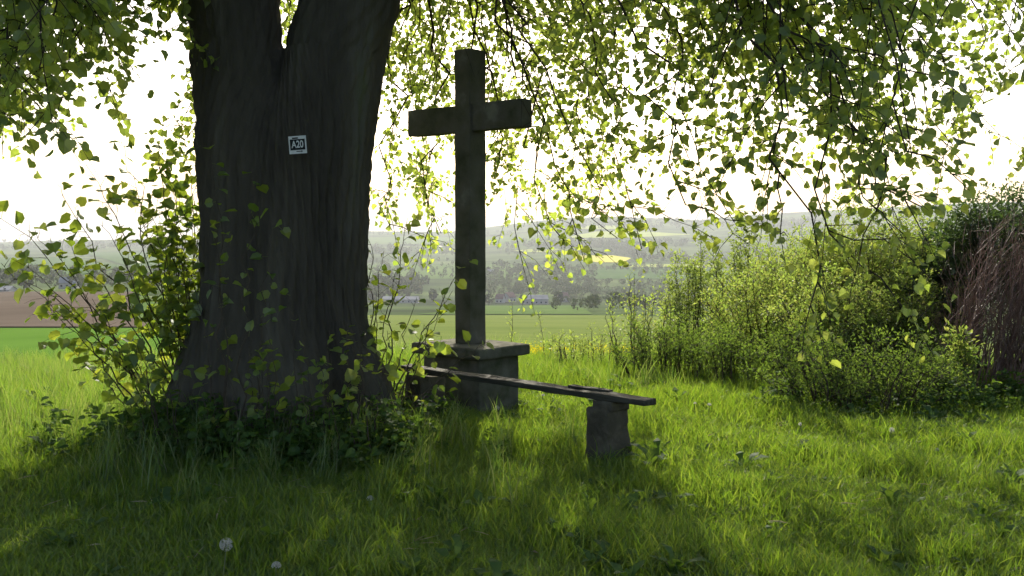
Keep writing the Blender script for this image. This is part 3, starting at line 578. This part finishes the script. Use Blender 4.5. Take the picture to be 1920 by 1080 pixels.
SH = [
 # name label px d wpx top n leaf mat size kwargs
 ('willow_shrub', 'tall feathery grey-green shrub at the left end of the back row', 1300, 15.5, 120, 425, 14, 'willow', .05, dict(lside=.22, base=.9, hmin=.6)),
 ('willow_shrub', 'tall feathery grey-green shrub with the highest spires, second in the back row', 1400, 15, 150, 392, 18, 'willow', .05, dict(lside=.22, base=.9, hmin=.6)),
 ('willow_shrub', 'feathery grey-green shrub directly left of the brightest yellow-green bush', 1500, 14.5, 140, 388, 16, 'willow', .05, dict(lside=.22, base=.9, hmin=.6)),
 ('hawthorn_shrub', 'brightest yellow-green bush rising in the middle of the thicket', 1620, 12.2, 300, 355, 34, 'hawthorn', .042, dict()),
 ('hawthorn_shrub', 'yellow-green bush with reddish tips in front of the feathery shrubs', 1430, 12.2, 260, 490, 28, 'hawthorn', .04, dict(lside=.35)),
 ('hawthorn_shrub', 'yellow-green bush leaning over the dark bramble mound', 1560, 11, 260, 500, 26, 'hawthorn', .04, dict(lside=.35)),
 ('hawthorn_shrub', 'tall yellow-green bush filling the gap behind the brightest bush on its left', 1500, 12.8, 220, 430, 26, 'hawthorn', .042, dict(lside=.35)),
 ('hawthorn_shrub', 'tall yellow-green bush behind the brightest bush on its right', 1710, 12.6, 220, 390, 28, 'hawthorn', .042, dict(lside=.35)),
 ('elder_shrub', 'slender leafy bush nearest the stone bench, tallest sprig at its middle', 1200, 12.2, 140, 520, 9, 'hawthorn', .045, dict(lside=.28, base=.6, nside=7, clump=3)),
 ('elder_shrub', 'small dark-based bush right of the slender leafy bush', 1260, 11.6, 240, 590, 34, 'bramble', .04, dict(lside=.35, clump=5, base=.7, hmin=.4)),
 ('elder_shrub', 'thin low sprigs between the cross plinth and the slender bush', 1090, 12.8, 170, 610, 12, 'willow', .04, dict(lside=.24, base=.9, nside=7)),
 ('bramble_mound', 'low dark bramble mound reaching forward onto the lit grass', 1610, 9.4, 380, 600, 46, 'bramble', .036, dict(lside=.45, hmin=.3, base=.6, clump=5)),
 ('bramble_mound', 'low shaded bramble mound at the foot of the bare red twigs', 1740, 9.5, 170, 680, 22, 'bramble', .038, dict(lside=.35, hmin=.4, base=.55)),
 ('hawthorn_shrub', 'leafy green bush just left of the bare red twigs', 1730, 11.2, 200, 490, 18, 'hawthorn', .042, dict(lside=.35)),
 ('maple_sapling', 'small bright leafed sapling in front of the bare red twigs', 1805, 9.7, 45, 590, 4, 'hawthorn', .055, dict(lside=.16, base=.5)),
 ('hawthorn_shrub', 'low green filler bush between the slender leafy bush and the bramble mound', 1400, 11, 260, 610, 26, 'bramble', .04, dict(lside=.35, base=.8)),
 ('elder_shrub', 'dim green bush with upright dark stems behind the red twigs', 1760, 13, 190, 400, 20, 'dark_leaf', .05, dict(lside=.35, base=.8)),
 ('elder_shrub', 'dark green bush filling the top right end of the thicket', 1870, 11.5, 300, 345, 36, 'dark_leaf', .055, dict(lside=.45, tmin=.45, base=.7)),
]
for nm, lb, px, d, wp, top, n, lf, sz, kw in SH: shrub(nm, lb, px, d, wp, top, n, True, lf, sz, **kw)
for lb, px, d, wp, top, n, ln in [('mass of bare reddish twigs at the right edge, in front of the dark bush', 1850, 10.3, 210, 360, 34, .2), ('bare reddish twigs leaning out past the right edge of the thicket', 1960, 10, 190, 380, 30, .3)]:
    shrub('red_twig_shrub', lb, px, d, wp, top, n, False, 'bramble', .04, nside=9, lside=.75, lean=ln, stem='redstem', r0=.011, sub=2, base=.95, hmin=.3, bias=(.2, 0, .9))

# tall weeds standing singly
def tallweed(px, d, top, label, sz=.05):
    a = gpt(px, d); e = empty('tall_weed', a, label, 'plant', 'tall weeds at the meadow edge'); lv = []
    tip = at(px + rng.uniform(-12, 12), top, d); mb = MB(); grow(mb, lv, a, (a + tip) / 2 + [rng.uniform(-.05, .05), 0, 0], tip, .006, 12, .16, sz, .04, (0, 0, .5), .3, 0, (0, 0, .3), .5, 9, .01, 0); mb.build('stem', M['stem'], e); add_leaves(e, lv, OVAL, M['willow'])
tallweed(958, 13, 568, 'umbrella topped weed rising behind the right side of the cross plinth')
tallweed(1022, 13.5, 590, 'thin weed midway between cross plinth and bush sprigs')
tallweed(1190, 12, 512, 'tallest flowering weed poking above the slender bush')
tallweed(1140, 12.4, 560, 'thin leaning weed left of the tallest flowering weed')

# ------------------------------------------------------------ grass
protos = bpy.data.collections.new('grass_tufts')        # not linked to the scene: only instanced
def blade_mesh(name, nb, hmin, hmax, wd, spread, lean, mat, seg=3):
    V = []; Fc = []
    for _ in range(nb):
        h = rng.uniform(hmin, hmax); a = rng.uniform(0, 6.283); b0 = np.array([*(rng.normal(size=2) * spread), 0]); dr = np.array([math.cos(a), math.sin(a), 0]); fa = rng.uniform(0, 6.283); sd_ = np.array([math.cos(fa), math.sin(fa), 0])
        ln = rng.uniform(.1, 1) * lean * h; ww = wd * rng.uniform(.6, 1.2); s = len(V)
        for i in range(seg + 1):
            t = i / seg; c = b0 + np.array([0, 0, h * (t - .18 * lean * t * t * t)]) + dr * ln * t * t
            if i < seg: V += [c - sd_ * ww * (1 - .6 * t) / 2, c + sd_ * ww * (1 - .6 * t) / 2]
            else: V.append(c)
        for i in range(seg - 1): Fc.append((s + 2 * i, s + 2 * i + 1, s + 2 * i + 3, s + 2 * i + 2))
        Fc.append((s + 2 * seg - 2, s + 2 * seg - 1, s + 2 * seg))
    me = bpy.data.meshes.new(name); me.from_pydata([tuple(v) for v in V], [], Fc); me.materials.append(mat); o = bpy.data.objects.new(name, me); protos.objects.link(o); return o
for i in range(4): blade_mesh('a%d_short' % i, 44, .03, .08, .0058, .05, 1.0, M['grass'])
for i in range(2): blade_mesh('b%d_mid' % i, 30, .06, .15, .006, .045, .8, M['grass'])
for i in range(2): blade_mesh('c%d_tall' % i, 26, .25, .5, .007, .06, .45, M['tallgrass'], 4)
def leafy(name, n, L, wd, rise, mat, tpl):
    P = np.zeros((n, 3)); a = np.arange(n) * 2.4 + rng.uniform(0, .5, n); el = rng.uniform(.2, 1, n) * rise
    D = np.stack([np.cos(a) * np.cos(el), np.sin(a) * np.cos(el), np.sin(el)], -1); N = np.tile([0, 0, 1.0], (n, 1)) - D * .3; S = L * rng.uniform(.6, 1.1, n)
    P = D * .01; V, Fq = leaf_mesh(P, D, N, S, tpl); o = bpy.data.objects.new(name, mesh_np(name, V, Fq, mat)); protos2.objects.link(o)
protos2 = bpy.data.collections.new('weed_tufts')
DAND = (np.array([[0, 0, 0], [-.05, .2, .03], [-.14, .45, .05], [-.10, .5, .05], [-.18, .75, .04], [0, 1, -.05], [.18, .75, .04], [.10, .5, .05], [.14, .45, .05], [.05, .2, .03]]), np.array([[0, 9, 1, 1], [1, 9, 8, 2], [2, 8, 7, 3], [3, 7, 6, 4], [4, 6, 5, 5]]))
DAND = (DAND[0], np.array([[1, 9, 8, 2], [2, 8, 7, 3], [3, 7, 6, 4], [4, 6, 5, 4]]))
DAND = (np.array([[-.03, 0, 0], [.03, 0, 0], [.13, .42, .06], [-.13, .42, .06], [-.09, .5, .06], [.09, .5, .06], [.19, .78, .04], [-.19, .78, .04], [-.02, 1.02, -.06], [.02, 1.02, -.06]]), np.array([[0, 1, 2, 3], [3, 2, 5, 4], [4, 5, 6, 7], [7, 6, 9, 8]]))
leafy('a_rosette', 11, .15, .05, .9, M['weed'], DAND); leafy('b_rosette', 9, .12, .05, 1.2, M['weed'], DAND); leafy('c_clover', 22, .035, .04, 1.0, M['weed'], HEART)
def nettle(name, h, n):
    z = rng.uniform(.15, 1, n) * h; a = rng.uniform(0, 6.283, n); P = np.stack([rng.normal(size=n) * .05, rng.normal(size=n) * .05, z], -1); D = unit(np.stack([np.cos(a), np.sin(a), -.1 + 0 * a], -1)); V, Fq = leaf_mesh(P, D, np.tile([0, 0, 1.0], (n, 1)) + rng.normal(size=(n, 3)) * .3, rng.uniform(.03, .055, n), HEART)
    o = bpy.data.objects.new(name, mesh_np(name, V, Fq, M['weed'])); protos2.objects.link(o)
nettle('d_nettle', .32, 30); nettle('e_nettle', .22, 24)
def scatter(name, P, kind, rz, scl, coll, tilt=.15):
    me = bpy.data.meshes.new(name); me.vertices.add(len(P)); me.vertices.foreach_set('co', np.asarray(P, np.float32).ravel())
    at_ = me.attributes.new('kind', 'INT', 'POINT'); at_.data.foreach_set('value', np.asarray(kind, np.int32))
    ar_ = me.attributes.new('rot', 'FLOAT_VECTOR', 'POINT'); rv = np.stack([rng.normal(size=len(P)) * tilt, rng.normal(size=len(P)) * tilt, rz], -1).astype(np.float32); ar_.data.foreach_set('vector', rv.ravel())
    as_ = me.attributes.new('scl', 'FLOAT', 'POINT'); as_.data.foreach_set('value', np.asarray(scl, np.float32))
    o = bpy.data.objects.new(name, me); col.objects.link(o)
    ng = bpy.data.node_groups.new(name, 'GeometryNodeTree'); ng.interface.new_socket('Geometry', in_out='INPUT', socket_type='NodeSocketGeometry'); ng.interface.new_socket('Geometry', in_out='OUTPUT', socket_type='NodeSocketGeometry')
    gi = ng.nodes.new('NodeGroupInput'); go = ng.nodes.new('NodeGroupOutput'); ip = ng.nodes.new('GeometryNodeInstanceOnPoints'); ci = ng.nodes.new('GeometryNodeCollectionInfo')
    ci.inputs['Collection'].default_value = coll; ci.inputs['Separate Children'].default_value = True; ci.inputs['Reset Children'].default_value = True
    def na(nm, ty):
        n_ = ng.nodes.new('GeometryNodeInputNamedAttribute'); n_.data_type = ty; n_.inputs['Name'].default_value = nm
        return [s for s in n_.outputs if s.enabled and s.name == 'Attribute'][0]
    L = ng.links; L.new(gi.outputs[0], ip.inputs['Points']); L.new(ci.outputs[0], ip.inputs['Instance']); ip.inputs['Pick Instance'].default_value = True
    L.new(na('kind', 'INT'), ip.inputs['Instance Index']); L.new(na('rot', 'FLOAT_VECTOR'), ip.inputs['Rotation']); L.new(na('scl', 'FLOAT'), ip.inputs['Scale']); L.new(ip.outputs[0], go.inputs[0])
    md = o.modifiers.new('scatter', 'NODES'); md.node_group = ng; return tag(o, kind='stuff')
def pts(n, y0, y1, half=.56, extra=.8, pw=1.0):
    y = y0 + (y1 - y0) * rng.uniform(0, 1, n) ** pw; x = rng.uniform(-1, 1, n) * (half * y + extra); return x, y
def fbm(x, y, s): return (np.sin(x * s + 1.7 * np.sin(y * s * .7)) + np.sin(y * s * 1.3 + 2.1 * np.sin(x * s * .6 + 2)) + np.sin((x + y) * s * 2.1)) / 3
X, Y = pts(36000, 3.6, 15, pw=1.1); keep = np.hypot(X - tx0, (Y - TD)) > .62; X, Y = X[keep], Y[keep]
f = fbm(X, Y, 1.7) + rng.normal(size=len(X)) * .5; k = rng.randint(0, 4, len(X)); k = np.where(f > .6, 4 + rng.randint(0, 2, len(X)), k)
edge = np.clip((Y - 9.8) / 3, 0, 1); k = np.where(rng.uniform(size=len(X)) < edge * .5 + (X > 2.2) * (Y > 8.8) * .3, 4 + rng.randint(0, 2, len(X)), k)
scatter('grass', np.stack([X, Y, H(X, Y)], -1), k, rng.uniform(0, 6.28, len(X)), rng.uniform(.7, 1.3, len(X)) * (1 + .02 * Y), protos)
X, Y = pts(5200, 10.2, 24, .6); m_ = (rng.uniform(size=len(X)) < .75) | (X < -2); X, Y = X[m_], Y[m_]
scatter('tall_grass', np.stack([X, Y, H(X, Y)], -1), 4 + rng.randint(0, 4, len(X)), rng.uniform(0, 6.28, len(X)), rng.uniform(.6, 1.05, len(X)), protos)
# taller tufts: round the trunk foot, along stone faces
X = np.concatenate([rng.normal(-1.9, .95, 900), rng.uniform(-4.6, -1.5, 900)]); Y = np.concatenate([rng.normal(7.4, .5, 900), rng.uniform(7.6, 9.6, 900)]); kk = np.hypot(X - tx0, Y - TD) > .68; X, Y = X[kk], Y[kk]
scatter('tall_grass', np.stack([X, Y, H(X, Y)], -1), rng.choice([4, 5, 4, 5, 6], len(X)), rng.uniform(0, 6.28, len(X)), rng.uniform(.6, 1.0, len(X)), protos)
X, Y = pts(1500, 4.2, 12); g_ = fbm(X, Y, 2.3) + rng.normal(size=len(X)) * .3 > .1; X, Y = X[g_], Y[g_]; kk = np.hypot(X - tx0, Y - TD) > .7; X, Y = X[kk], Y[kk]
scatter('ground_cover', np.stack([X, Y, H(X, Y) + .02], -1), rng.choice([0, 1, 2, 2], len(X)), rng.uniform(0, 6.28, len(X)), rng.uniform(.6, 1.2, len(X)), protos2)
X = rng.normal(-1.85, .6, 260); Y = rng.normal(7.4, .3, 260); kk = np.hypot(X - tx0, Y - TD) > .66; X, Y = X[kk], Y[kk]
scatter('weeds', np.stack([X, Y, H(X, Y)], -1), rng.choice([0, 3, 4, 3], len(X)), rng.uniform(0, 6.28, len(X)), rng.uniform(.6, 1.25, len(X)), protos2)
X = np.concatenate([rng.uniform(-.95, -.45, 30), rng.uniform(2.2, 4.8, 90)]); Y = np.concatenate([rng.uniform(8.2, 8.7, 30), rng.uniform(8.9, 10, 90)])
scatter('weeds', np.stack([X, Y, H(X, Y)], -1), rng.choice([0, 3, 4, 3], len(X)), rng.uniform(0, 6.28, len(X)), rng.uniform(.6, 1.15, len(X)), protos2)

# dry straw and dead stalks lying in the turf
n = 1500; X, Y = pts(n, 4.2, 11); Z = H(X, Y) + rng.uniform(.02, .07, n); a = rng.uniform(0, 6.28, n); D = np.stack([np.cos(a), np.sin(a), rng.normal(size=n) * .25], -1)
V, Fq = leaf_mesh(np.stack([X, Y, Z], -1), D, rng.normal(size=(n, 3)) * .4 + [0, 0, 1], rng.uniform(.05, .16, n), (OVAL[0] * [.07, 1, .3], OVAL[1]))
M['straw'] = leafmat('dry_straw', [(.30, .25, .13), (.42, .36, .22)], [(.3, .26, .12), (.4, .34, .2)], .3, .05)
tag(link('dead_straw', mesh_np('dead_straw', V, Fq, M['straw'])), kind='stuff')
# yellow flowers at the field edge
n = 420; X = rng.uniform(.15, 1.9, n); Y = rng.uniform(15.6, 16.6, n); Z = H(X, Y) + rng.uniform(.0, .2, n)
P = np.repeat(np.stack([X, Y, Z], -1), 5, 0) + rng.normal(size=(n * 5, 3)) * .03
V, Fq = leaf_mesh(P, rng.normal(size=P.shape), rng.normal(size=P.shape), np.full(len(P), .035), OVAL)
tag(link('yellow_flowers', mesh_np('yellow_flowers', V, Fq, M['yellow'])), kind='stuff')

# ------------------------------------------------------------ dandelion clocks
def clock(px, py, d, label, r=.022, closed=False):
    r *= .8 if r < .03 else .95
    hd = at(px, py, d); gx = hd[0] + rng.uniform(-.03, .03); g = np.array([gx, d, float(H(gx, d))])
    e = empty('dandelion', g, label, 'dandelion', 'dandelion clocks in the grass')
    mb = MB(); mb.tube(bez(g, (g + hd) / 2 + [rng.uniform(-.02, .02), 0, .01], hd, 7), np.linspace(.004, .003, 7), 6); mb.build('stalk', M['stalk'], e)
    n = 85; q = rng.normal(size=(n, 3)); q = unit(q)
    if closed: q[:, 2] = np.abs(q[:, 2]); q = unit(q)
    V = []; Fc = []
    mb2 = MB()
    t1 = unit(np.cross(q, rng.normal(size=(n, 3)))); t2 = np.cross(q, t1)
    s = 0
    for i in range(n):
        c = hd + q[i] * r
        for j in range(3):
            a = j * math.pi / 3; dd = t1[i] * math.cos(a) + t2[i] * math.sin(a); ee = np.cross(dd, q[i]) * r * .05
            V += [c - dd * r * .28 + q[i] * r * .06, c + ee, c + dd * r * .28 + q[i] * r * .06, c - ee]; Fc.append([s, s + 1, s + 2, s + 3]); s += 4
        ee = t1[i] * r * .025; V += [hd + q[i] * r * .15 - ee, hd + q[i] * r * .15 + ee, c + ee, c - ee]; Fc.append([s, s + 1, s + 2, s + 3]); s += 4
    link('seed_head', mesh_np('seed_head', V, Fc, M['fluff']), e)
    bm = bmesh.new(); bmesh.ops.create_uvsphere(bm, u_segments=8, v_segments=6, radius=r * .2); me = bpy.data.meshes.new('core'); bm.to_mesh(me); bm.free(); me.materials.append(M['stalk']); link('core', me, e, hd)
for a in [(424, 1021, 4.75, 'largest dandelion clock, whole and round, at the bottom left', .030), (518, 1062, 4.7, 'half blown dandelion clock just right of the largest one', .026, True),
          (694, 936, 5.9, 'ragged dandelion clock in the shade below the bench', .024, True), (932, 765, 8.6, 'dandelion clock standing before the right face of the cross plinth', .024),
          (1018, 742, 9.6, 'small dandelion clock behind the bench plank, right of the plinth', .022, True), (1049, 770, 9.0, 'dandelion clock in bright grass left of the right bench support', .026, True), (1027, 776, 8.9, 'lower of the pale dandelion clocks left of the right bench support', .02, True),
          (1330, 760, 8.9, 'dandelion clock at the edge of tall grass right of the bench', .024, True), (1303, 757, 9.0, 'faint dandelion clock left of another beyond the bench end', .018, True),
          (1672, 806, 7.9, 'round dandelion clock in front of the dark bramble mound', .024), (1757, 845, 7.4, 'low ragged dandelion clock right of the bramble mound', .02, True), (1500, 795, 8.2, 'tiny dandelion clock at the left foot of the bramble mound', .016)]:
    clock(*a)

# ------------------------------------------------------------ air
bm = bmesh.new(); bmesh.ops.create_cube(bm, size=1); me = bpy.data.meshes.new('haze'); bm.to_mesh(me); bm.free()
hz = bpy.data.objects.new('haze', me); col.objects.link(hz); hz.scale = (26000, 26000, 320); hz.location = (0, 0, -40); tag(hz, kind='stuff')
m, n_, out = newmat('haze_air'); pv = n_.nodes.new('ShaderNodeVolumePrincipled'); pv.inputs['Color'].default_value = (.93, .96, 1, 1); pv.inputs['Density'].default_value = .00010; pv.inputs['Anisotropy'].default_value = .2
n_.links.new(pv.outputs[0], out.inputs['Volume']); me.materials.append(m)
